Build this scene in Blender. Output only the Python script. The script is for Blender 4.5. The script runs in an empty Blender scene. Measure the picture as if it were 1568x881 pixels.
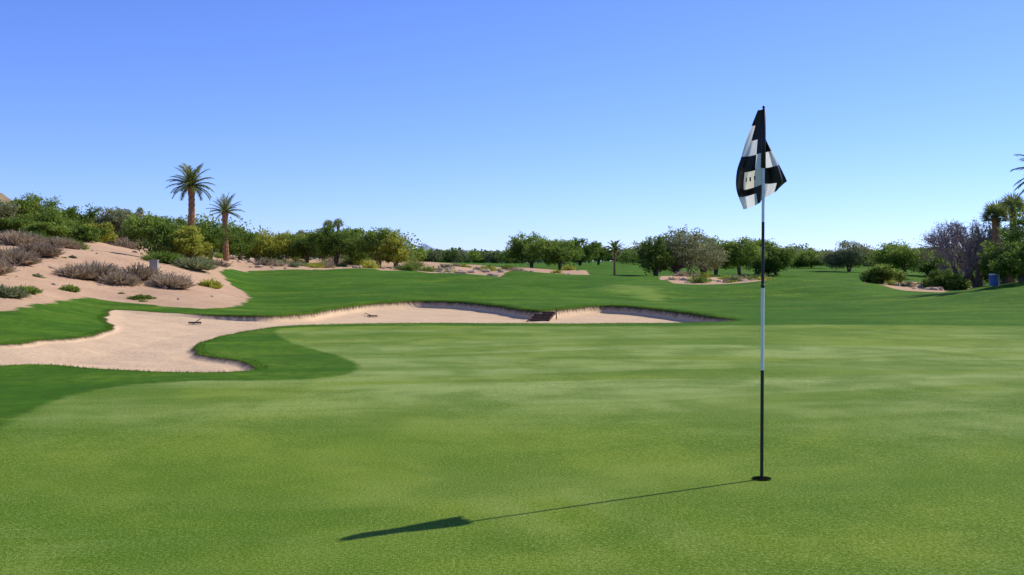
import bpy, math, random
import numpy as np
from mathutils import Vector, noise as mnoise
random.seed(7)
R = np.random.default_rng(11)
EYE = 1.23
scene = bpy.context.scene

# ------------------------------------------------------------------ image coordinate helpers
# b is an image pixel column, e an image pixel row, distances in metres
def P(b, d):
    return ((b-784.0)/1600.0*d, d)
def elev(e, d):
    return EYE + (405.0-e)*d/1600.0

# ------------------------------------------------------------------ base terrain
DB = np.array([-600,-200,0,160,300,380,450,600,784,950,1100,1300,1450,1568,1900],float)
DD = np.array([0.5,12,18,22,26,30,36,45,55,70,90,120,180,300,900,6000],float)
Z = {
-600:[0,0,.2,.6,1.0,1.4,1.9,2.4,2.9,3.6,4.6,5.8,7,8,8,6],
-200:[0,0,.05,.4,.75,1.15,1.7,2.35,2.9,3.7,4.6,5.8,6.8,7,7,5],
0:   [0,0,.12,.42,.64,.92,1.45,2.1,2.7,3.5,4.4,5.4,5.8,6,6,4],
160: [0,0,.0,.0,.02,.16,.64,1.68,2.15,2.5,3.0,3.6,4.0,4,5,3],
300: [0,0,0,0,.03,.18,.46,.98,1.3,1.6,2.0,2.6,3.0,3,3,2],
380: [0,0,0,0,0,0.02,.06,.26,.46,.84,1.35,2.1,2.5,2.6,2.5,2],
450: [0,0,0,0,0,0.02,.07,.26,.45,.80,1.2,1.9,2.3,2.4,2.2,2],
600: [0,0,0,0,0,.01,.17,.37,.56,.72,.98,1.5,1.8,1.9,2,2],
784: [0,0,0,0,0,.01,.10,.25,.42,.52,.58,.9,1.3,1.6,2,2],
950: [0,0,0,0,0,0,.06,.25,.37,.36,.27,1.0,1.6,2.3,2.5,2],
1100:[0,0,0,0,-.02,-.05,-.04,.06,.14,.05,-.0,.35,1.2,1.7,2,2],
1300:[0,0,0,0,-.05,-.09,.01,.30,.28,-.02,-.1,.25,.9,2.0,2,2],
1450:[0,0,0,0,-.03,-.03,.05,.03,-.25,-.45,-.5,-.27,.67,1.7,2,2],
1568:[0,0,0,0,-.04,.01,.18,.34,.20,-.1,-.3,-.27,.5,1.5,2,2],
1900:[0,0,0,.0,.05,.15,.4,.6,.5,.3,.2,.3,.8,1.5,2,2]}
TAB = np.array([Z[int(b)] for b in DB])
AZT = np.arctan((DB-784)/1600)
AZG = np.linspace(AZT[0], AZT[-1], 160)
LG = np.linspace(math.log(.5), math.log(6000), 380)
tmp = np.array([np.interp(LG, np.log(DD), TAB[i]) for i in range(len(DB))])
GRID = np.array([np.interp(AZG, AZT, tmp[:, j]) for j in range(len(LG))]).T
for k in range(10):
    g = np.pad(GRID, 1, mode='edge')
    GRID = (g[1:-1,1:-1]*2+g[:-2,1:-1]+g[2:,1:-1]+g[1:-1,:-2]+g[1:-1,2:])/6
def base_h(x, y):
    x = np.asarray(x, float); y = np.asarray(y, float)
    az = np.arctan2(x, y); d = np.maximum(np.hypot(x, y), .5)
    fd = np.where(np.abs(az) < .75, d*np.cos(np.clip(az, -.75, .75)), d*math.cos(.75))
    ai = np.clip((az-AZG[0])/(AZG[1]-AZG[0]), 0, len(AZG)-1.001)
    li = np.clip((np.log(np.maximum(fd,.5))-LG[0])/(LG[1]-LG[0]), 0, len(LG)-1.001)
    a0 = ai.astype(int); l0 = li.astype(int); fa = ai-a0; fl = li-l0
    z = (GRID[a0,l0]*(1-fa)*(1-fl)+GRID[a0+1,l0]*fa*(1-fl)+GRID[a0,l0+1]*(1-fa)*fl+GRID[a0+1,l0+1]*fa*fl)
    fade = np.clip((math.pi-np.abs(az))/1.6, 0, 1)
    z = z*fade
    w = np.clip((d-26)/14, 0, 1)*np.clip((160-d)/60, 0, 1)
    und = (np.sin(x*.31+1.3*np.sin(y*.11))*np.sin(y*.27+.8+np.sin(x*.13))*.17 + np.sin(x*.83+y*.37)*.04+np.sin(y*.61-x*.21+2)*.06)
    wg = np.clip((d-3)/8,0,1)*.022
    return z + und*w + wg*(np.sin(x*.55+.5)*np.sin(y*.5+.2))

# ------------------------------------------------------------------ outlines
def smooth_poly(pts, n=6):
    pts = [np.array(p, float) for p in pts]; out = []
    m = len(pts)
    def tan(a,b,c):
        l=min(np.linalg.norm(b-a),np.linalg.norm(c-b)); v=(c-a)*.5; L=np.linalg.norm(v)+1e-9
        return v*min(1,l/L)
    for i in range(m):
        p0,p1,p2,p3 = pts[i-1],pts[i],pts[(i+1)%m],pts[(i+2)%m]
        t1=tan(p0,p1,p2); t2=tan(p1,p2,p3)
        for k in range(n):
            t = k/n
            out.append((2*t**3-3*t*t+1)*p1+(t**3-2*t*t+t)*t1+(-2*t**3+3*t*t)*p2+(t**3-t*t)*t2)
    return np.array(out)
def sdf(x, y, poly):
    best = np.full(x.shape, 1e9); inside = np.zeros(x.shape, bool)
    m = len(poly)
    for i in range(m):
        ax,ay = poly[i]; bx,by = poly[(i+1)%m]
        ex,ey = bx-ax, by-ay
        L = ex*ex+ey*ey+1e-12
        t = np.clip(((x-ax)*ex+(y-ay)*ey)/L, 0, 1)
        dd = (x-ax-t*ex)**2+(y-ay-t*ey)**2
        best = np.minimum(best, dd)
        c = ((ay > y) != (by > y))
        xx = ex*(y-ay)/(ey if abs(ey)>1e-12 else 1e-12)+ax
        inside ^= c & (x < xx)
    return np.where(inside, 1, -1)*np.sqrt(best)

BUNKER = smooth_poly([P(-300,15.6),P(-150,15.2),P(0,15.2),P(60,16.1),P(120,17.2),P(158,18.8),P(170,20.8),P(158,23.5),P(172,26.2),
 P(210,26.2),P(260,25.6),P(330,24.8),P(410,24.6),P(470,25.8),P(500,28.4),P(550,30.8),P(600,32),P(650,32.6),P(710,32.0),P(760,29.8),P(795,27.4),
 P(825,26.6),P(865,27.8),P(920,29.2),P(980,28.4),P(1040,26.2),P(1090,24.4),P(1128,23.2),P(1110,22.6),P(1040,22.3),P(950,22.2),
 P(800,22.0),P(680,21.8),P(560,21.4),P(480,20.9),P(420,20.3),P(370,19.0),P(322,17.4),P(298,15.8),P(302,14.6),P(335,13.9),P(372,13.4),
 P(392,12.8),P(386,12.15),P(330,11.9),P(230,12.0),P(130,12.4),P(60,12.75),P(0,12.6),P(-150,12.0),P(-300,12.2)])
GREEN = smooth_poly([P(424,19.6),P(424,18.2),P(452,16.3),P(515,14.2),P(546,12.8),P(528,11.6),P(440,11.05),P(300,10.9),P(180,10.4),
 P(90,9.4),P(25,8.3),P(-80,7.0),(-5.2,4.0),(-6,0),(-4,-6),(6,-8),(14,-4),(19,6),(20,16),P(1700,19.8),P(1568,20.6),P(1300,21.0),P(1000,21.1),P(800,21.0),P(640,20.8),P(520,20.4),P(455,20.1)])
TEE = smooth_poly([P(934,47),P(940,41),P(1000,37.5),P(1028,39),P(1000,43),P(960,48)])
DES_A = smooth_poly([P(-900,20),P(-300,20),P(-100,20),P(0,20.6),P(60,23.5),P(130,28.8),P(200,28.6),P(260,27.6),P(320,27.2),P(362,30),P(381,36),
 P(374,42),P(345,46),P(340,52),P(378,60),P(384,69),P(470,73),P(560,80),P(620,70),P(680,65),P(760,66),P(790,74),P(870,74),P(905,86),
 P(880,100),P(790,104),P(740,112),P(680,140),P(620,260),P(500,420),P(-300,420),P(-900,300)],4)
DES_B = smooth_poly([P(1030,60),P(1100,56),P(1175,56),P(1200,70),P(1160,90),P(1050,96),P(1010,76)])
DES_C = smooth_poly([P(1325,62),P(1370,54),P(1445,53),P(1490,64),P(1480,82),P(1400,90),P(1335,80)])

# ------------------------------------------------------------------ mesh utility
def quad_mesh(name, V, F, mats, mi=None, tint=None, smooth=False, attrs=None):
    V = np.asarray(V, np.float32); F = np.asarray(F, np.int32)
    me = bpy.data.meshes.new(name)
    me.vertices.add(len(V)); me.vertices.foreach_set('co', V.ravel())
    me.loops.add(F.size); me.loops.foreach_set('vertex_index', F.ravel())
    me.polygons.add(len(F)); me.polygons.foreach_set('loop_start', np.arange(0, F.size, 4, dtype=np.int32))
    for m in mats: me.materials.append(m)
    if mi is not None: me.polygons.foreach_set('material_index', np.asarray(mi, np.int32))
    me.polygons.foreach_set('use_smooth', np.full(len(F), smooth, bool))
    if tint is not None:
        a = me.attributes.new('tint', 'FLOAT', 'POINT'); a.data.foreach_set('value', np.asarray(tint, np.float32))
    for k, v in (attrs or {}).items():
        a = me.attributes.new(k, 'FLOAT', 'POINT'); a.data.foreach_set('value', np.asarray(v, np.float32))
    me.update(calc_edges=True); me.validate()
    ob = bpy.data.objects.new(name, me); scene.collection.objects.link(ob)
    return ob
class Geo:
    def __init__(s): s.V=[]; s.F=[]; s.M=[]; s.T=[]; s.n=0
    def add(s, V, F, m=0, t=.5):
        V = np.asarray(V,float).reshape(-1,3); F = np.asarray(F,int).reshape(-1,4)
        s.V.append(V); s.F.append(F+s.n); s.M.append(np.full(len(F), m))
        s.T.append(np.broadcast_to(np.asarray(t,float),(len(V),)).copy()); s.n += len(V)
    def obj(s, name, mats, smooth=False, loc=None):
        o = quad_mesh(name, np.vstack(s.V), np.vstack(s.F), mats, np.concatenate(s.M), np.concatenate(s.T), smooth)
        if loc is not None: o.location = loc
        return o
def tube(g, pts, rad, m=0, n=7, t=.5):
    pts = [Vector(p) for p in pts]; V=[]; F=[]
    for i,p in enumerate(pts):
        d = (pts[min(i+1,len(pts)-1)]-pts[max(i-1,0)])
        d = d.normalized() if d.length>1e-9 else Vector((0,0,1))
        a = d.cross(Vector((0.13,1,0.07))).normalized(); b = d.cross(a)
        for k in range(n):
            th = 2*math.pi*k/n; V.append(p+(a*math.cos(th)+b*math.sin(th))*rad[i])
    for i in range(len(pts)-1):
        for k in range(n):
            F.append((i*n+k, i*n+(k+1)%n, (i+1)*n+(k+1)%n, (i+1)*n+k))
    g.add([tuple(v) for v in V], F, m, t)
def unit(v): return v/np.maximum(np.linalg.norm(v,axis=-1,keepdims=True),1e-9)
def leaves(g, C, size, m=1, t=.5, asp=.5, flat=0.0):
    n = len(C); a = R.normal(size=(n,3)); a[:,2]*=(1-flat); a = unit(a)
    b = unit(np.cross(a, R.normal(size=(n,3))))
    s = np.broadcast_to(size,(n,)).reshape(-1,1)
    V = np.stack([C-a*s, C-b*s*asp, C+a*s, C+b*s*asp],1).reshape(-1,3)
    g.add(V, np.arange(4*n).reshape(-1,4), m, np.repeat(np.broadcast_to(t,(n,)),4))
def box(g, c, s, m=0, rz=0, t=.5):
    V=[]
    for i in (-1,1):
        for j in (-1,1):
            for k in (-1,1):
                x,y,z=i*s[0]/2,j*s[1]/2,k*s[2]/2
                V.append((c[0]+x*math.cos(rz)-y*math.sin(rz), c[1]+x*math.sin(rz)+y*math.cos(rz), c[2]+z))
    g.add(V,[(0,1,3,2),(4,6,7,5),(0,4,5,1),(2,3,7,6),(0,2,6,4),(1,5,7,3)],m,t)

# ------------------------------------------------------------------ material helpers
def newmat(name):
    m = bpy.data.materials.new(name); m.use_nodes=True
    nt=m.node_tree; nt.nodes.clear()
    out=nt.nodes.new('ShaderNodeOutputMaterial'); return m,nt,out
def link(nt,a,b): nt.links.new(a,b)
def nz(nt, scale, detail=4, vec=None, rough=.55, dist=0):
    n=nt.nodes.new('ShaderNodeTexNoise'); n.inputs['Scale'].default_value=scale; n.inputs['Detail'].default_value=detail
    n.inputs['Roughness'].default_value=rough; n.inputs['Distortion'].default_value=dist
    if vec is not None: link(nt,vec,n.inputs['Vector'])
    return n.outputs['Fac']
def mr(nt, val, a,b,c=0,d=1, smooth=False):
    n=nt.nodes.new('ShaderNodeMapRange'); link(nt,val,n.inputs['Value'])
    n.interpolation_type='SMOOTHSTEP' if smooth else 'LINEAR'
    for k,v in zip(('From Min','From Max','To Min','To Max'),(a,b,c,d)): n.inputs[k].default_value=v
    return n.outputs['Result']
def mix(nt, f, a, b, mode='MIX'):
    n=nt.nodes.new('ShaderNodeMix'); n.data_type='RGBA'; n.blend_type=mode
    if isinstance(f,(int,float)): n.inputs[0].default_value=f
    else: link(nt,f,n.inputs[0])
    for s,i in ((a,6),(b,7)):
        if isinstance(s,tuple): n.inputs[i].default_value=(*s,1)
        else: link(nt,s,n.inputs[i])
    return n.outputs[2]
def math_(nt, op, a, b=None):
    n=nt.nodes.new('ShaderNodeMath'); n.operation=op
    for i,s in enumerate((a,b)):
        if s is None: continue
        if isinstance(s,(int,float)): n.inputs[i].default_value=s
        else: link(nt,s,n.inputs[i])
    return n.outputs[0]
def attr(nt,name):
    n=nt.nodes.new('ShaderNodeAttribute'); n.attribute_name=name; return n.outputs['Fac']
def pos(nt): return nt.nodes.new('ShaderNodeNewGeometry').outputs['Position']
def mapping(nt, vec, scale, rz=0):
    r=nt.nodes.new('ShaderNodeVectorRotate'); r.rotation_type='Z_AXIS'; r.inputs['Angle'].default_value=rz; link(nt,vec,r.inputs['Vector'])
    n=nt.nodes.new('ShaderNodeMapping'); n.inputs['Scale'].default_value=scale
    link(nt,r.outputs[0],n.inputs['Vector']); return n.outputs[0]
def bsdf(nt,out,color,rough=.8,spec=.2,bump=None,bs=.5,bd=.02,sheen=None):
    b=nt.nodes.new('ShaderNodeBsdfPrincipled')
    if isinstance(color,tuple): b.inputs['Base Color'].default_value=(*color,1)
    else: link(nt,color,b.inputs['Base Color'])
    b.inputs['Roughness'].default_value=rough; b.inputs['Specular IOR Level'].default_value=spec
    if bump is not None:
        n=nt.nodes.new('ShaderNodeBump'); n.inputs['Strength'].default_value=bs; n.inputs['Distance'].default_value=bd
        link(nt,bump,n.inputs['Height']); link(nt,n.outputs[0],b.inputs['Normal'])
    if out: link(nt,b.outputs[0],out.inputs[0])
    return b
def simple(name,c1,c2=None,scale=5,rough=.8,spec=.2,bs=.3,bd=.01):
    m,nt,out=newmat(name); p=pos(nt); c2=c2 or tuple(x*.7 for x in c1)
    f=nz(nt,scale,5,p); bsdf(nt,out,mix(nt,mr(nt,f,.3,.7),c1,c2),rough,spec,f,bs,bd); return m
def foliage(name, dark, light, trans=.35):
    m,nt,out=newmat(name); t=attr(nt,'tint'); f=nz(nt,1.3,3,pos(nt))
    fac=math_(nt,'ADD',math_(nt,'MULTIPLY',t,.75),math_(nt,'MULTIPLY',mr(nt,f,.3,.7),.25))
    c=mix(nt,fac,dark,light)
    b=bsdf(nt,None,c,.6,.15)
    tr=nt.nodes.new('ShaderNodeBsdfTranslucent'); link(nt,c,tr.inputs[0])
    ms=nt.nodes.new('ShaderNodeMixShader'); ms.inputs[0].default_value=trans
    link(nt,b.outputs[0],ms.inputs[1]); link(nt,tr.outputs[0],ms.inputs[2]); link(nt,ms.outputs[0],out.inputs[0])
    return m

# ------------------------------------------------------------------ terrain material
def ground_material():
    m,nt,out=newmat('ground_turf_sand'); p=pos(nt)
    n_big=nz(nt,.20,5,p,.62,.8); n_mid=nz(nt,.9,5,p,.6,.4); n_sml=nz(nt,6,5,p,.6); n_fine=nz(nt,60,3,p,.75); n_vf=nz(nt,170,2,p,.8)
    streak=nz(nt,1.0,6,mapping(nt,p,(.14,.8,1),math.radians(-9)),.6,.8)
    streak2=nz(nt,1.0,5,mapping(nt,p,(1.1,.16,1),math.radians(12)),.55,.5)
    def stripes(rz,width):
        wv=nt.nodes.new('ShaderNodeTexWave'); wv.wave_type='BANDS'; wv.bands_direction='X'; wv.wave_profile='SIN'
        wv.inputs['Scale'].default_value=.314/width; wv.inputs['Distortion'].default_value=1.6; wv.inputs['Detail'].default_value=2
        wv.inputs['Detail Scale'].default_value=.4
        link(nt,mapping(nt,p,(1,1,1),rz),wv.inputs['Vector']); return mr(nt,wv.outputs['Fac'],.2,.8,0,1,True)
    st1=stripes(math.radians(-22),.55); stw=stripes(math.radians(75),2.4)
    k=math_(nt,'ADD',math_(nt,'MULTIPLY',n_fine,.7),math_(nt,'MULTIPLY',n_vf,.7))
    sep=nt.nodes.new('ShaderNodeSeparateXYZ'); link(nt,p,sep.inputs[0])
    # bright sheen across the middle of the green, painted into the turf colour
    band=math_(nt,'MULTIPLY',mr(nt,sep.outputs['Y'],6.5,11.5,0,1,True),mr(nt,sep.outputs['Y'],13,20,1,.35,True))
    sheen_band=math_(nt,'MULTIPLY',band,mr(nt,streak,.38,.62,.1,.9,True))
    # putting surface
    put=mix(nt,mr(nt,n_big,.38,.60,0,1,True),(.095,.195,.008),(.195,.280,.020))
    put=mix(nt,mr(nt,streak,.48,.70,0,.45,True),put,(.28,.36,.09))
    put=mix(nt,sheen_band,put,(.345,.43,.135))
    put=mix(nt,mr(nt,streak2,.52,.75,0,.3,True),put,(.28,.35,.08))
    put=mix(nt,mr(nt,n_mid,.35,.60,.65,0,True),put,(.08,.17,.007))
    smask=mr(nt,nz(nt,.3,3,p),.46,.62,0,.22,True)
    put=mix(nt,math_(nt,'MULTIPLY',st1,math_(nt,'MULTIPLY',smask,mr(nt,n_mid,.4,.6,.2,1))),put,(.37,.44,.14))
    put=mix(nt,mr(nt,n_sml,.52,.75,0,.25),put,(.26,.31,.05))
    put=mix(nt,mr(nt,k,.55,.74,.75,0),put,(.045,.095,.004))
    put=mix(nt,mr(nt,k,.72,.92,0,.65),put,(.42,.48,.15))
    # surrounding turf
    rough=mix(nt,mr(nt,n_big,.38,.62,0,1,True),(.065,.180,.007),(.130,.265,.011))
    rough=mix(nt,mr(nt,streak,.44,.68,0,.85,True),rough,(.225,.33,.027))
    rough=mix(nt,math_(nt,'MULTIPLY',stw,.25),rough,(.06,.155,.007))
    rough=mix(nt,mr(nt,n_mid,.35,.58,.65,0),rough,(.05,.135,.006))  # mottled turf; its dark patches also paint in the shading of the mounds
    rough=mix(nt,mr(nt,n_sml,.35,.6,.65,0),rough,(.040,.105,.005))
    rough=mix(nt,mr(nt,k,.55,.8,.8,0),rough,(.022,.065,.004))
    rough=mix(nt,mr(nt,math_(nt,'ADD',attr(nt,'sd_tee'),math_(nt,'MULTIPLY',math_(nt,'SUBTRACT',n_mid,.5),3)),-.6,.8,0,.5,True),rough,(.25,.34,.06))
    sg=math_(nt,'ADD',attr(nt,'sd_green'),math_(nt,'MULTIPLY',math_(nt,'SUBTRACT',n_sml,.5),.18))
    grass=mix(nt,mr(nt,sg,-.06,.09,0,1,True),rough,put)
    # desert soil
    des=mix(nt,mr(nt,n_mid,.3,.7),(.60,.395,.24),(.50,.32,.19))
    des=mix(nt,mr(nt,n_sml,.5,.75,0,.6),des,(.34,.215,.13))
    sdd=math_(nt,'ADD',attr(nt,'sd_desert'),math_(nt,'MULTIPLY',math_(nt,'SUBTRACT',n_mid,.5),.9))
    c=mix(nt,mr(nt,sdd,-.05,.08),grass,des)
    # bunker sand
    sand=mix(nt,mr(nt,n_mid,.3,.7),(.70,.50,.305),(.63,.44,.265))
    sand=mix(nt,mr(nt,nz(nt,28,4,p,.7),.45,.75,0,.5),sand,(.49,.34,.20))
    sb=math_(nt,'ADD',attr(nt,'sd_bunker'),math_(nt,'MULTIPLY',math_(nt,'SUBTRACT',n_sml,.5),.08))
    soil_shade=mix(nt,mr(nt,sb,.02,.08),(.06,.05,.018),sand)  # dark soil tone at the edge, painting in the lip's shadow line
    c=mix(nt,mr(nt,sb,-.01,.02),c,soil_shade)
    bsand=math_(nt,'MULTIPLY',nz(nt,9,5,p,.65),2.6)
    hsel=nt.nodes.new('ShaderNodeMix'); hsel.data_type='FLOAT'
    link(nt,mr(nt,sb,-.01,.05),hsel.inputs[0]); link(nt,k,hsel.inputs[2]); link(nt,bsand,hsel.inputs[3])
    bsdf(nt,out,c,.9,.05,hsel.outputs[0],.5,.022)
    return m
MG=ground_material()

# ------------------------------------------------------------------ terrain mesh
az=np.concatenate([np.arange(-180,-31,1.5),np.arange(-31,31,.16),np.arange(31,180,1.5)])*math.pi/180
rr=np.concatenate([[0],np.arange(.4,10,.14),np.arange(10,34,.06),np.arange(34,60,.25),np.arange(60,130,.8),np.geomspace(130,6000,45)])
A_,R_=np.meshgrid(az,rr); X=(np.sin(A_)*R_).ravel(); Y=(np.cos(A_)*R_).ravel()
def ss(x,a,b):
    t=np.clip((x-a)/(b-a),0,1); return t*t*(3-2*t)
sdB=sdf(X,Y,BUNKER); sdB=sdB+.05*np.sin(X*3.1+np.sin(Y*2.3))*np.cos(Y*2.7)
sdG=sdf(X,Y,GREEN); sdT=sdf(X,Y,TEE); sdD=np.maximum.reduce([sdf(X,Y,q) for q in (DES_A,DES_B,DES_C)])
def farw(x,y): return ss(y-.0*x,23.0,25)*ss(x,-9,-4)
def nearleft(x,y): return ss(-x,7.0,9.0)
def bunker_drop(sd,x,y):
    return (.06-.03*nearleft(x,y)+.13*farw(x,y))*ss(sd,.0,.11+.3*nearleft(x,y))+.10*ss(sd,.0,2.5)*(1-.8*farw(x,y))
def lip(sd,x,y): return .08*np.exp(-((sd+.25)/.35)**2)*farw(x,y)
Zt=base_h(X,Y)-bunker_drop(sdB,X,Y)+lip(sdB,X,Y)
Zt+=np.where(sdB>.3,.012*np.sin(X*5+np.sin(Y*4))*np.sin(Y*4.3+X),0)
Zt+=np.clip(sdD,0,1)*(.03*np.sin(X*2.1+Y)*np.sin(Y*1.7))
nr,na=A_.shape
i=np.arange(nr-1)[:,None]*na; j=np.arange(na)[None,:]; j2=(j+1)%na
F=np.stack([i+j,i+j2,i+na+j2,i+na+j],-1).reshape(-1,4)
F=F[:,::-1]
ground=quad_mesh('ground',np.stack([X,Y,Zt],1),F,[MG],smooth=True,attrs={'sd_bunker':sdB,'sd_green':sdG,'sd_desert':sdD,'sd_tee':sdT})
def H(x,y):
    x=np.atleast_1d(np.asarray(x,float)); y=np.atleast_1d(np.asarray(y,float))
    sd=sdf(x,y,BUNKER)+.05*np.sin(x*3.1+np.sin(y*2.3))*np.cos(y*2.7); z=base_h(x,y)-bunker_drop(sd,x,y)+lip(sd,x,y)
    return z if len(z)>1 else float(z[0])

# ------------------------------------------------------------------ vegetation materials
M_bark=simple('bark',(.18,.135,.095),(.09,.07,.05),9,.9,.1,.6,.03)
M_dark=foliage('leaf_mesquite',(.040,.09,.010),(.22,.31,.045),.42)
M_mid=foliage('leaf_ironwood',(.06,.12,.014),(.32,.42,.07),.45)
M_yel=foliage('leaf_palo_verde',(.14,.18,.015),(.55,.54,.08),.48)
M_grey=foliage('leaf_grey_green',(.10,.12,.045),(.38,.40,.19),.35)
M_bare=foliage('twig_purple',(.14,.11,.10),(.33,.26,.24),.15)
M_dry=foliage('dry_brush',(.20,.15,.095),(.54,.42,.27),.3)
M_palm=foliage('palm_frond',(.06,.10,.02),(.32,.36,.09),.35)
M_palmbark=simple('palm_bark',(.40,.22,.11),(.17,.09,.05),14,.9,.1,.8,.04)
M_blade=foliage('grass_blades',(.04,.11,.007),(.16,.28,.02),.4)

def tree(name,b,d,top,width,leafmat,n=3200,ls=.1,clumps=38,crown_from=.22,stems=4):
    x,y=P(b,d); z0=H(x,y)-.05; Ht=max(elev(top,d)-z0,.8); W=width*d/1600/2*1.12
    g=Geo(); r0=.03*Ht+.03
    c0=Ht*crown_from; ch=(Ht-c0)/2; cz=c0+ch
    # a crown is several irregular lobes, each built from leaf clumps
    nl=R.integers(5,8); lobes=[]
    for q in range(nl):
        a=q*6.28/nl+R.uniform(-.6,.6); rr_=R.uniform(.25,.66)*W
        lobes.append((rr_*math.cos(a),rr_*math.sin(a),cz+R.uniform(-.4,.42)*ch,R.uniform(.40,.62)))
    lobes[0]=(R.normal()*.1*W,R.normal()*.1*W,cz+.45*ch,.55)
    C=[]
    for q in range(clumps):
        lx,ly,lz,lr=lobes[q%nl]; dv=unit(R.normal(size=3)); r_=R.uniform(.35,1.0)**.5
        C.append([lx+dv[0]*W*lr*r_,ly+dv[1]*W*lr*r_,np.clip(lz+dv[2]*ch*lr*r_*1.05,c0*.9,Ht*.97)])
    C=np.array(C)
    for s in range(stems):
        tgt=C[R.integers(clumps)]; a=R.uniform(0,6.28)
        p1=(.05*Ht*math.cos(a),.05*Ht*math.sin(a),Ht*.18)
        p2=tuple(np.array(p1)*.4+np.array(tgt)*.45+np.array([0,0,Ht*.05]))
        tube(g,[(0.03*math.cos(a)*Ht*.5,0.03*math.sin(a)*Ht*.5,-.1),p1,p2,tuple(tgt)],[r0,r0*.8,r0*.45,r0*.12],0,6)
        for q in range(4):
            t2=C[R.integers(clumps)]
            tube(g,[p2,tuple((np.array(p2)+t2)/2+R.normal(size=3)*.05*W),tuple(t2)],[r0*.32,r0*.2,r0*.06],0,5)
    per=n//clumps
    for c in C:
        rc=R.uniform(.12,.27)*W+.03*Ht
        o=unit(R.normal(size=(per,3)))*(R.random((per,1))**.6)*rc; o[:,2]*=.75
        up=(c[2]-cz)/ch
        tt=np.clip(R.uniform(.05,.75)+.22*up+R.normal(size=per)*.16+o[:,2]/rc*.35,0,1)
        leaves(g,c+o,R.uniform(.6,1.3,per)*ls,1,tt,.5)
    k=26
    for q in range(k):
        c=C[R.integers(clumps)]; dv=unit(np.array([c[0],c[1],(c[2]-cz)*W/ch+.25*W])+R.normal(size=3)*.3*W); m=max(8,n//260)
        s_=np.linspace(.1,.34,m)[:,None]*W
        leaves(g,c+dv*s_*np.array([1,1,ch/W*.9])+R.normal(size=(m,3))*.025*W,R.uniform(.5,1,m)*ls,1,R.uniform(.3,1,m),.45)
    return g.obj(name,[M_bark,leafmat],False,(x,y,z0))

def twig_tree(name,b,d,top,width,mat):
    x,y=P(b,d); z0=H(x,y)-.05; Ht=elev(top,d)-z0; W=width*d/1600/2; g=Geo()
    def grow(p,dv,L,r,lev):
        q=p+dv*L*.5+R.normal(size=3)*L*.05; e=q+unit(dv+R.normal(size=3)*.15)*L*.5
        tube(g,[tuple(p),tuple(q),tuple(e)],[r,r*.8,r*.55],0 if lev<2 else 1,5 if lev<2 else 3,R.uniform(.2,.9))
        if lev>=4:
            m=5; leaves(g,e+R.normal(size=(m,3))*L*.3,R.uniform(.03,.08,m),1,R.random(m),.3)
        if lev<5:
            for k in range(3 if lev<4 else 4):
                nd=unit(dv+R.normal(size=3)*np.array([.55*W/Ht*2,.55*W/Ht*2,.38])+np.array([0,0,.06])); grow(e if k else q,nd,L*R.uniform(.62,.85),max(r*.52,.012),lev+1)
    for s in range(3):
        a=R.uniform(0,6.28); grow(np.array([0,0,0.]),unit(np.array([math.cos(a)*.45,math.sin(a)*.45,1])),Ht*.27,.03*Ht,0)
    return g.obj(name,[M_bark,mat],False,(x,y,z0))

def brush(g,x,y,z,W,Ht,n,mat=0,leaf=.03):
    dd=R.normal(size=(n,3)); dd[:,2]=np.abs(dd[:,2])+.25; dd=unit(dd); L=R.uniform(.6,1,n)[:,None]
    end=dd*L*np.array([W,W,Ht])*np.array([1,1,1.05]); basep=R.normal(size=(n,3))*np.array([.15*W,.15*W,0])
    side=unit(np.cross(dd,R.normal(size=(n,3))))*R.uniform(.006,.013,n)[:,None]*(1+W)
    o=np.array([x,y,z])
    V=np.stack([o+basep-side,o+basep+side,o+basep+end+side*.5,o+basep+end-side*.5],1).reshape(-1,3)
    t=np.clip(R.uniform(.1,.9)+R.normal(size=n)*.25,0,1)
    g.add(V,np.arange(4*n).reshape(-1,4),mat,np.repeat(t,4))
    m=n*2; s=R.uniform(.45,1.0,m)[:,None]; idx=R.integers(0,n,m)
    C=o+basep[idx]+end[idx]*s+R.normal(size=(m,3))*.05*W
    leaves(g,C,R.uniform(.5,1.2,m)*leaf,mat,np.clip(t[idx]+R.normal(size=m)*.2,0,1),.4)

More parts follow.
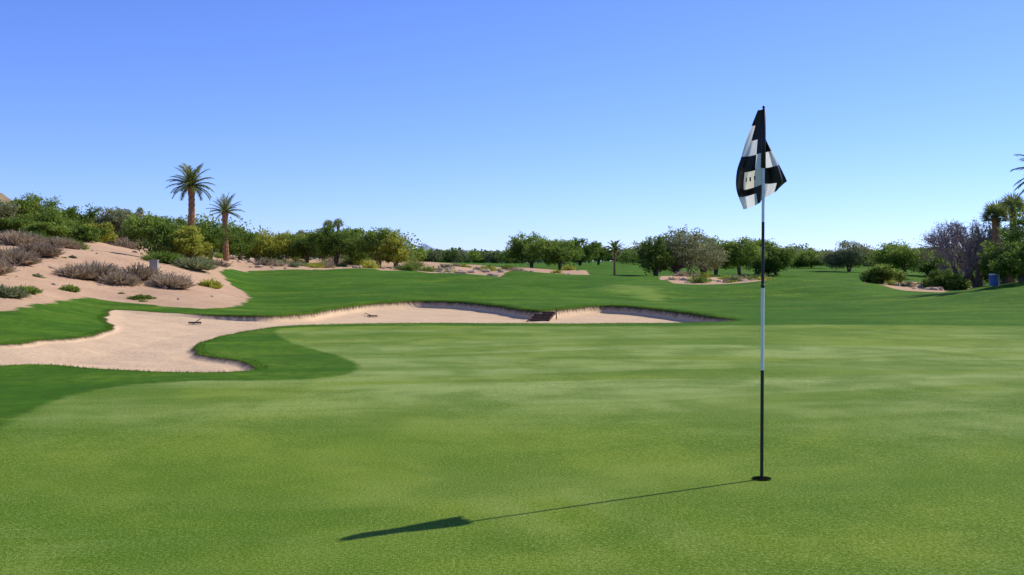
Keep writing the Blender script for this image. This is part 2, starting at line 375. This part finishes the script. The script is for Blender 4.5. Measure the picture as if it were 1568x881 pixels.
T='mesquite_tree'; PV='palo_verde_tree'; IW='ironwood_tree'
L=[(PV,4,66,308,76,M_grey),(T,45,78,299,88,M_mid),(T,88,70,322,80,M_mid),(T,120,82,316,88,M_dark),(PV,150,66,344,66,M_yel),(IW,188,78,321,78,M_grey),
(T,246,51,331,100,M_mid),(PV,290,50,350,74,M_yel),(T,322,72,340,90,M_dark),(T,368,88,350,80,M_dark),(PV,412,96,355,80,M_yel),(PV,440,104,358,70,M_yel),(IW,215,92,328,80,M_mid),(T,265,96,336,90,M_dark),
(T,70,58,350,70,M_mid),(T,128,60,352,70,M_dark),(T,20,60,343,70,M_dark),(T,340,100,348,80,M_mid),
(T,470,96,358,76,M_mid),(T,514,92,345,86,M_dark),(T,548,96,352,66,M_mid),(PV,580,92,352,86,M_mid),(PV,606,88,360,50,M_yel),(T,390,110,362,70,M_mid),(IW,495,112,354,80,M_grey),
(T,814,112,360,84,M_mid),(IW,858,106,369,84,M_mid),(T,888,128,368,66,M_dark),(T,916,132,376,50,M_mid),
(T,1004,84,362,64,M_dark),(IW,1036,86,352,118,M_grey),(IW,1078,90,360,76,M_grey),(PV,1096,100,362,62,M_mid),(T,1134,96,366,84,M_mid),(T,1188,102,374,80,M_dark),
(T,1160,110,368,70,M_mid),(T,1242,150,387,80,M_mid),(IW,1300,126,371,88,M_grey),(T,1384,104,373,92,M_mid),(T,1420,120,382,80,M_dark),(T,1350,59,406,58,M_mid),(T,1452,62,415,66,M_mid),
(T,1504,68,362,80,M_dark),(T,1538,66,345,86,M_mid),(PV,1572,56,318,100,M_mid),(T,1564,50,372,90,M_dark),(T,1530,56,388,60,M_dark),(T,-60,70,300,90,M_mid),(T,1660,60,320,110,M_mid)]
for (nm,b,d,top,w,mt) in L:
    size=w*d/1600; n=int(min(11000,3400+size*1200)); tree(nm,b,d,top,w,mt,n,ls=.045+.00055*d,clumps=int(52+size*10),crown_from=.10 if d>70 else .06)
twig_tree('bare_tree',1470,62,312,88,M_bare)
twig_tree('bare_tree',1496,66,303,84,M_bare)
twig_tree('bare_tree',1036,88,346,90,M_grey)

for (b,d,w,h,mt,nm) in [(112,33.5,.7,.5,M_dry,'dry_shrub'),(145,34.5,.95,.65,M_dry,'dry_shrub'),(182,33.8,.7,.5,M_dry,'dry_shrub'),(212,35.5,.85,.7,M_dry,'dry_shrub'),(258,34.5,.8,.55,M_dry,'dry_shrub'),
  (15,34,.9,.6,M_dry,'dry_shrub'),(55,40,.95,.6,M_dry,'dry_shrub'),(-30,30,.9,.6,M_dry,'dry_shrub'),(25,43,1.1,.7,M_dry,'dry_shrub'),(100,48,1.0,.7,M_mid,'creosote_bush'),(50,50,1.2,.8,M_mid,'creosote_bush'),
  (5,24,.5,.32,M_grey,'sage_shrub'),(85,46,1.0,.6,M_dry,'dry_shrub'),(320,38,.45,.4,M_yel,'brittlebush'),(250,46,1.0,.6,M_mid,'creosote_bush'),(292,46,1.1,.6,M_grey,'creosote_bush'),
  (35,26,.4,.22,M_mid,'creosote_bush'),(105,29.6,.3,.22,M_mid,'creosote_bush'),(215,30.0,.4,.18,M_mid,'creosote_bush')]:
    x,y=P(b,d); g=Geo(); brush(g,0,0,0,w,h,int(600*w+150),0,.026)
    brush(g,w*.5,w*.2,0,w*.6,h*.8,int(300*w+100),0,.026); brush(g,-w*.6,w*.1,0,w*.5,h*.65,int(200*w+80),0,.026)
    g.obj(nm,[mt],False,(x,y,H(x,y)-.03))

g=Geo()
def scat(n,b0,b1,d0,d1,w0,w1):
    k=0
    while k<n:
        b=R.uniform(b0,b1); d=R.uniform(d0,d1); x,y=P(b,d)
        sd=max(float(sdf(np.array([x]),np.array([y]),q)[0]) for q in (DES_A,DES_B,DES_C))
        if sd<.6:
            k+=.2; continue
        w=R.uniform(w0,w1); brush(g,x,y,H(x,y)-.05,w,w*R.uniform(.5,.8),int(90+60*w),int(R.integers(0,4)),.03+.0006*d); k+=1
scat(50,380,640,74,108,.4,1.2); scat(36,640,900,68,105,.3,.9); scat(26,1030,1190,58,90,.3,.9); scat(12,1330,1480,57,82,.3,.8)
scat(16,-100,120,50,70,.6,1.3); scat(50,-100,340,68,105,.6,1.6); scat(20,270,350,46,70,.3,.8); scat(16,-60,370,28,42,.10,.22)
g.obj('desert_scrub',[M_dry,M_grey,M_mid,M_yel])

g=Geo()
def mass(b0,b1,d0,d1,top0,top1,n):
    for k in range(n):
        b=b0+(b1-b0)*(k+R.random())/n; d=R.uniform(d0,d1); x,y=P(b,d); z=H(x,y)
        hh=max(elev(R.uniform(top0,top1),d)-z,2.5); w=hh*R.uniform(.6,1.0); m=int(R.integers(0,4)); tt=R.uniform(.1,.8)
        N=420; o=unit(R.normal(size=(N,3)))*(R.random((N,1))**.4)*np.array([w,w,hh*.5])
        o[:,2]+=.1*hh*np.sin(o[:,0]*2)
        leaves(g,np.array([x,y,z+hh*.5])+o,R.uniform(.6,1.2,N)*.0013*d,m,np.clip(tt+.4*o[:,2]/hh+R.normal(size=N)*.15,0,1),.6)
mass(600,800,180,300,388,399,50); mass(560,800,330,420,389,396,26); mass(780,1010,190,300,382,399,38); mass(960,1240,140,240,374,397,70)
mass(1230,1480,160,280,380,403,70); mass(1440,1700,100,180,370,408,56); mass(340,620,120,200,356,384,66); mass(-200,360,100,150,324,350,60)
mass(1200,1460,300,420,390,400,30); mass(1480,1640,68,85,384,412,26)
g.obj('tree_line',[M_dark,M_mid,M_grey,M_dark])

# ------------------------------------------------------------------ palms
def palm(name,b,d,crown,rpx,kind='feather',nf=34,r=.2,lean=0,lw=.016,droop=1.15):
    x,y=P(b,d); z0=H(x,y)-.1; Ht=elev(crown,d)-z0; L=rpx*d/1600; g=Geo()
    pts=[];rad=[]
    ns=26
    for k in range(ns+1):
        t=k/ns; pts.append((lean*math.sin(t*2.2),lean*.3*t,Ht*t)); rad.append(r*(1.15-.25*t)*(1.07 if k%2 else .95)*(1+.45*max(0,t-.86)/.14))
    tube(g,pts,rad,0,9); top=np.array(pts[-1])
    for f in range(nf):
        a=f*2.399+R.uniform(-.2,.2); e=math.radians(84-95*((f+.5)/nf)**.9+R.uniform(-6,6)); hd=np.array([math.cos(a),math.sin(a),0])
        Lf=L*R.uniform(.9,1.12); tt=np.clip(.75-.6*(f/nf)+R.normal()*.12,0,1)
        side=np.array([-math.sin(a),math.cos(a),0])
        if kind=='feather':
            p=top.copy(); N=22; P_=[p.copy()]; Dv=[]
            for k in range(N):
                t=k/N; ee=e-droop*t**1.5*(.6+.4*math.cos(e)); dv=hd*math.cos(ee)+np.array([0,0,math.sin(ee)]); p=p+dv*Lf/N; P_.append(p.copy()); Dv.append(dv)
            tube(g,[tuple(q) for q in P_[::3]],[.03*L*(1-.85*i/len(P_[::3])) for i in range(len(P_[::3]))],1,4,tt)
            for k in range(3,N):
                t=k/N; ll=Lf*.24*math.sin(math.pi*min(1,(t*.85+.12)))**.7
                for s in (-1,1):
                    for h in (0,.5):
                        q0=P_[k]+Dv[k]*Lf/N*h
                        dl=unit(side*s*.65+Dv[k]*.9+np.array([0,0,-.15+R.normal()*.15])); q1=q0+dl*ll; w=Dv[k]*Lf*lw
                        g.add([q0-w,q0+w,q1+w*.3,q1-w*.3],[(0,1,2,3)],1,tt+R.normal()*.08)
        else:
            ee=e; dv=hd*math.cos(ee)+np.array([0,0,math.sin(ee)]); c=top+dv*Lf*.5
            tube(g,[tuple(top),tuple(c)],[.02*L,.012*L],1,4,tt)
            up=np.cross(side,dv)
            for s in np.linspace(-1.9,1.9,15):
                dl=unit(dv*math.cos(s)+side*math.sin(s)+np.array([0,0,-.25-.2*abs(s)*.5])); q1=c+dl*Lf*.55*(1-.1*abs(s)); w=unit(np.cross(dl,up))*Lf*.028; md=c+dl*Lf*.3
                g.add([c,md+w,q1,md-w],[(0,1,2,3)],1,tt+R.normal()*.08)
    return g.obj(name,[M_palmbark,M_palm],False,(x,y,z0))
palm('date_palm',291,82,286,38,'feather',40,.26,.15,.014,1.2)
palm('date_palm',347,78,325,30,'feather',30,.21,-.1,.010,.7)
for (b,d,c,r_,k) in [(503,140,347,12,'fan'),(518,136,345,12,'fan'),(461,150,360,9,'fan'),(941,84,383,18,'feather'),(975,170,386,7,'fan'),(646,260,382,5,'fan'),(215,110,325,8,'fan'),(660,250,384,4,'fan')]:
    palm('fan_palm' if k=='fan' else 'date_palm',b,d,c,r_,k,26,.08 if d<100 else .2,0,.03)
palm('fan_palm',1524,60,334,27,'fan',44,.2); palm('fan_palm',1550,62,322,28,'fan',44,.2)
palm('date_palm',1612,40,272,64,'feather',44,.22)

# ------------------------------------------------------------------ rocks
M_rock=simple('desert_rock',(.55,.41,.29),(.36,.26,.18),3,.9,.1,.5,.03)
V=[];Fc=[]
def rock(x,y,s):
    z=H(x,y); n0=len(V); off=random.random()*50
    nu,nv=8,5
    sx,sy,sz=s*random.uniform(.8,1.3),s*random.uniform(.7,1.1),s*random.uniform(.4,.65)
    for i in range(nv+1):
        for j in range(nu):
            th=math.pi*i/nv; ph=2*math.pi*j/nu; p=Vector((math.sin(th)*math.cos(ph),math.sin(th)*math.sin(ph),math.cos(th)))
            q=1+.45*mnoise.noise(p*1.3+Vector((off,0,0))); V.append((x+p.x*q*sx,y+p.y*q*sy,z+p.z*q*sz+sz*.25))
    for i in range(nv):
        for j in range(nu):
            Fc.append((n0+i*nu+j,n0+(i+1)*nu+j,n0+(i+1)*nu+(j+1)%nu,n0+i*nu+(j+1)%nu))
for (n,b0,b1,d0,d1,s0,s1) in [(44,350,480,72,95,.08,.38),(44,480,640,72,90,.08,.34),(60,630,780,65,85,.1,.38),(34,780,890,74,95,.1,.34),(44,1035,1180,57,75,.08,.34),(40,1330,1470,54,68,.08,.34),(60,-80,330,28,46,.03,.10),(30,200,350,46,60,.08,.25)]:
    for k in range(n):
        x,y=P(random.uniform(b0,b1),random.uniform(d0,d1))
        sd=max(float(sdf(np.array([x]),np.array([y]),q)[0]) for q in (DES_A,DES_B,DES_C))
        if sd>.3: rock(x,y,s0+(s1-s0)*random.random()**2)
quad_mesh('rocks',V,Fc,[M_rock],smooth=False)

# ------------------------------------------------------------------ distant mountains
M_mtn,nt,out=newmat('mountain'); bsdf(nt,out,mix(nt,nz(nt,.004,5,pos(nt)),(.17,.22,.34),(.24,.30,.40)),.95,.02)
def mountain(name,b0,b1,d,prof,mat):
    V=[];F=[];n=90
    for i in range(n+1):
        t=i/n; b=b0+(b1-b0)*t; e=np.interp(t,[q[0] for q in prof],[q[1] for q in prof])
        hgt=max(elev(405-e,d)+ (mnoise.noise(Vector((t*14,0,3)))*.08+mnoise.noise(Vector((t*40,0,3)))*.03)*e*d/1600,1)
        for k,(dy,hf) in enumerate(((-.25,-.02),(-.12,.45),(0,1),(.12,.5),(.25,-.02))):
            x,y=P(b,d); V.append((x,y*(1+dy)+mnoise.noise(Vector((t*20,k,0)))*d*.02,hgt*hf))
    for i in range(n):
        for k in range(4): F.append((i*5+k,(i+1)*5+k,(i+1)*5+k+1,i*5+k+1))
    quad_mesh(name,V,F,[mat],smooth=False)
mountain('mountain',520,860,4200,[(0,3),(.2,14),(.3,19),(.355,23),(.37,30),(.385,31),(.41,26),(.47,21),(.55,22),(.66,20),(.78,15),(.9,10),(1,3)],M_mtn)
mountain('mountain',1100,1420,4800,[(0,2),(.3,9),(.5,13),(.7,8),(1,2)],M_mtn)
M_hill=simple('desert_hill',(.32,.23,.14),(.18,.16,.08),.12,.95,.05,.5,1)
mountain('hill',-330,90,330,[(0,100),(.4,138),(.7,120),(.80,110),(.9,84),(1,30)],M_hill)

# ------------------------------------------------------------------ grass fringe along bunker edge
g=Geo()
seg=np.roll(BUNKER,-1,0)-BUNKER; ln=np.linalg.norm(seg,axis=1); n=42000
pr=ln*np.where((np.abs(BUNKER[:,0])<22),1,.1); pr/=pr.sum(); idx=R.choice(len(BUNKER),n,p=pr); t=R.random((n,1))
pt=BUNKER[idx]+seg[idx]*t; nrm=np.stack([seg[idx,1],-seg[idx,0]],1)/ln[idx][:,None]
off=R.uniform(-.16,.16,(n,1)); pt=pt+nrm*off
sd=sdf(pt[:,0],pt[:,1],BUNKER)+.05*np.sin(pt[:,0]*3.1+np.sin(pt[:,1]*2.3))*np.cos(pt[:,1]*2.7)
pt=pt[(sd<.02)&(sd>-.14)]; n=len(pt)
zz=H(pt[:,0],pt[:,1]); B=np.column_stack([pt,zz-.01]); a=R.uniform(0,6.28,n); w=np.stack([np.cos(a),np.sin(a),0*a],1)*.004
tip=R.normal(size=(n,3))*.014; tip[:,2]=R.uniform(.015,.035,n)
g.add(np.stack([B-w,B+w,B+tip+w*.2,B+tip-w*.2],1).reshape(-1,3),np.arange(4*n).reshape(-1,4),0,np.repeat(R.random(n),4))
g.obj('grass_fringe',[M_blade])

# ------------------------------------------------------------------ flagstick
S=5.96/1600; px,py=P(1168,5.96); pz=H(px,py)
root=bpy.data.objects.new('golf_flag',None); scene.collection.objects.link(root); root.location=(px,py,pz)
M_black=simple('black_paint',(.012,.012,.013),(.02,.02,.02),30,.4,.4,.05,.001)
M_white=simple('white_paint',(.80,.80,.78),(.72,.72,.7),30,.45,.4,.05,.001)
M_red=simple('dark_red_band',(.06,.015,.015),(.03,.01,.01),30,.5,.3,.05,.001)
def child(g,name,mats,smooth=True):
    o=g.obj(name,mats,smooth); o.parent=root; return o
Z_=lambda v:(735-v)*S
g=Geo()
for (v0,v1,m) in [(745,567,0),(567,441,1),(441,366,0),(366,340,2),(340,250,1),(250,168,0)]:
    tube(g,[(0,0,Z_(v0)),(0,0,Z_(v0)+.0001),(0,0,Z_(v1)-.0001),(0,0,Z_(v1))],[.0096 if v0>441 else .0085]*4,m,14)
child(g,'pole',[M_black,M_white,M_red])
g=Geo(); tube(g,[(0,0,Z_(170)),(0,0,Z_(168)),(0,0,Z_(167)),(0,0,Z_(165)),(0,0,Z_(163)),(0,0,Z_(162.5))],[.008,.008,.005,.009,.006,.0005],0,12); child(g,'finial',[M_black])
g=Geo(); tube(g,[(0,0,Z_(440)),(0,0,Z_(439.5)),(0,0,Z_(436)),(0,0,Z_(435.5))],[.008,.0115,.0115,.008],0,14); child(g,'ferrule',[M_black])
def cloth(name,c,tr):
    m,nt,out=newmat(name); f=nz(nt,300,2,pos(nt)); cc=mix(nt,f,c,tuple(v*.85 for v in c)); b=bsdf(nt,None,cc,.5,.4,f,.1,.001)
    t=nt.nodes.new('ShaderNodeBsdfTranslucent'); link(nt,cc,t.inputs[0]); ms=nt.nodes.new('ShaderNodeMixShader'); ms.inputs[0].default_value=tr
    link(nt,b.outputs[0],ms.inputs[1]); link(nt,t.outputs[0],ms.inputs[2]); link(nt,ms.outputs[0],out.inputs[0]); return m
C_b=cloth('flag_black',(.01,.01,.011),.05); C_w=cloth('flag_white',(.80,.80,.79),.5); C_c=cloth('flag_cream',(.76,.72,.58),.5)
def cr(q,x):
    q=np.asarray(q,float); n=len(q); i=min(int(x),n-2); f=x-i
    p0=q[max(i-1,0)];p1=q[i];p2=q[i+1];p3=q[min(i+2,n-1)]
    return float(.5*(2*p1+(p2-p0)*f+(2*p0-5*p1+4*p2-p3)*f*f+(3*p1-p0-3*p2+p3)*f**3))
LEu=[1160,1152,1143,1135,1127,1127,1140]; LEv=[169,192,216,240,264,291,320]
MIu=[1168,1169,1170,1171,1171,1172,1171]; MIv=[168,190,210,232,256,280,304]
RIu=[1169,1170,1173,1183,1194,1207]; RIv=[168,190,210,230,252,277]
LM=[[0,0,0],[1,0,0],[1,1,0],[0,0,1],[0,2,2],[1,1,0]]; RM=[[0,0],[0,0],[0,0],[1,1],[0,0],[1,0]]
nrw=12; ncl=9; V=[];F=[];M=[]
rows=6*nrw; cols=3*ncl+2*ncl
def wave(s,t):
    return .014+.06*t*(.5-.5*math.cos(s*math.pi*2.2+1.2*t))+.014*math.sin(s*9+t*5)*t+.025*math.sin(t*7)*abs(1-s)+.006*math.sin(s*22+t*13)*t
for r in range(rows+1):
    t=r/rows; i=t*6
    lu,lv,mu,mv=[cr(q,i) for q in (LEu,LEv,MIu,MIv)]
    if i<=5: ru,rv=cr(RIu,i),cr(RIv,i)
    else:
        w=i-5; ru=1207-4*w; rv=277+4*w
    for c in range(cols+1):
        if c<=3*ncl: s=c/(3*ncl); u=lu+(mu-lu)*s; v=lv+(mv-lv)*s+3.5*math.sin(s*math.pi)*t; sv=s
        else: s=(c-3*ncl)/(2*ncl); u=mu+(ru-mu)*s; v=mv+(rv-mv)*s+2*math.sin(s*math.pi)*t; sv=1+s
        V.append(((u-1168)*S,wave(sv,t),Z_(v)))
for r in range(rows):
    for c in range(cols):
        a=r*(cols+1)+c; F.append((a,a+1,a+cols+2,a+cols+1))
        R_i=r//nrw; sub=r%nrw
        if c<3*ncl:
            v_=LM[R_i][c//ncl]
            if R_i==5 and sub<4: v_=0
            if R_i==4 and v_==2 and 4<=sub<=6 and c in (11,14,17): v_=0   # printed lettering
            M.append(v_)
        else: M.append(RM[R_i][(c-3*ncl)//ncl])
fl=quad_mesh('flag_cloth',V,F,[C_b,C_w,C_c],M,smooth=True); fl.parent=root
g=Geo(); tube(g,[(0,0,Z_(258)),(0,0,Z_(257)),(0,0,Z_(169)),(0,0,Z_(168.5))],[.009,.0135,.0125,.009],0,14); child(g,'sleeve',[C_b])
hr=bpy.data.objects.new('golf_hole',None); scene.collection.objects.link(hr); hr.location=(px,py,pz)
def ring(name,r0,r1,z,mat,par):
    V=[];F=[];n=40
    for k in range(n):
        a=2*math.pi*k/n
        V+= [(r0*math.cos(a),r0*math.sin(a),z),(r1*math.cos(a),r1*math.sin(a),z)]
    for k in range(n): F.append((2*k,2*k+1,(2*k+3)%(2*n),(2*k+2)%(2*n)))
    o=quad_mesh(name,V,F,[mat]); o.parent=par
M_hole=simple('hole_shadow',(.006,.008,.004),(.01,.01,.006),50,.95,.0); M_soil=simple('cut_soil',(.05,.06,.02),(.03,.04,.015),90,.95,.0)
ring('cup_interior',.001,.051,.008,M_hole,hr); ring('cup_edge',.049,.056,.006,M_soil,hr)

# ------------------------------------------------------------------ small course furniture
M_wood=simple('weathered_timber',(.13,.08,.055),(.06,.04,.03),12,.85,.1,.5,.01)
M_metal=simple('grey_metal',(.30,.29,.26),(.24,.23,.2),8,.6,.3)
def place(g,name,mats,b,d,rz=0,dz=0):
    x,y=P(b,d); o=g.obj(name,mats,False,(x,y,H(x,y)+dz)); o.rotation_euler=(0,0,rz); return o
g=Geo()
for k in range(4): box(g,(0,k*.24,.03+k*.05),(.48,.08,.06),0)
for s in (-1,1): tube(g,[(s*.26,-.1,.03),(s*.26,.85,.2)],[.02,.02],0,6); tube(g,[(s*.26,.8,0),(s*.26,.8,.28)],[.015,.015],0,6)
place(g,'wooden_steps',[M_wood],826,25.9,-.25)
def rake(b,d,rz):
    g=Geo(); tube(g,[(0,0,.04),(1.1,0,.07)],[.011,.010],0,7); box(g,(0,0,.04),(.04,.28,.03),0)
    for k in range(7): box(g,(-.0,-.125+k*.0415,.012),(.012,.012,.05),0)
    place(g,'bunker_rake',[M_black if b<400 else M_wood],b,d,rz)
rake(298,23.4,1.75); rake(570,28.6,1.9)
g=Geo(); box(g,(0,0,.26),(.3,.26,.52),0); box(g,(0,0,.54),(.34,.3,.05),0); box(g,(0,-.133,.3),(.22,.012,.36),1)
place(g,'utility_box',[M_metal,M_metal],236,41.5,.1)
M_blue=simple('blue_plastic',(.05,.13,.34),(.04,.10,.28),8,.45,.5)
g=Geo(); tube(g,[(0,0,.02),(0,0,.03),(0,0,.52),(0,0,.53)],[.02,.17,.2,.02],0,16); tube(g,[(0,0,.54),(0,0,.56),(0,0,.62),(0,0,.63)],[.02,.22,.17,.02],1,16); tube(g,[(.27,0,0),(.27,0,.8)],[.025,.025],1,8)
place(g,'litter_bin',[M_blue,M_white],1521,50.5)

# ------------------------------------------------------------------ light, sky, camera
sd_=Vector((.854*math.cos(math.radians(39.5)),.52*math.cos(math.radians(39.5)),math.sin(math.radians(39.5)))).normalized()
su=bpy.data.lights.new('sun','SUN'); su.energy=5.0; su.angle=math.radians(.53); su.color=(1,.945,.83)
so=bpy.data.objects.new('sun',su); scene.collection.objects.link(so); so.rotation_euler=sd_.to_track_quat('Z','Y').to_euler(); so.location=(20,20,30)
w=bpy.data.worlds.new('World'); scene.world=w; w.use_nodes=True; nt=w.node_tree
sky=nt.nodes.new('ShaderNodeTexSky'); sky.sky_type='NISHITA'; sky.sun_disc=False; sky.sun_elevation=math.radians(39.5); sky.sun_rotation=math.atan2(.854,.52)
sky.altitude=1500; sky.air_density=.95; sky.dust_density=.2; sky.ozone_density=3.5
tint=nt.nodes.new('ShaderNodeMix'); tint.data_type='RGBA'; tint.blend_type='MULTIPLY'; tint.inputs[0].default_value=1; tint.inputs[7].default_value=(.86,.98,1.62,1)
nt.links.new(sky.outputs[0],tint.inputs[6])
bg=nt.nodes['Background']; bg.inputs[1].default_value=.118; nt.links.new(tint.outputs[2],bg.inputs[0])
cam=bpy.data.cameras.new('camera'); co=bpy.data.objects.new('camera',cam); scene.collection.objects.link(co); scene.camera=co
cam.sensor_width=36; cam.lens=1600/1568*36; cam.clip_end=20000; cam.clip_start=.05
co.location=(0,0,EYE); co.rotation_euler=(math.radians(90-1.27),0,0)
scene.view_settings.view_transform='Standard'; scene.view_settings.look='None'; scene.view_settings.exposure=0
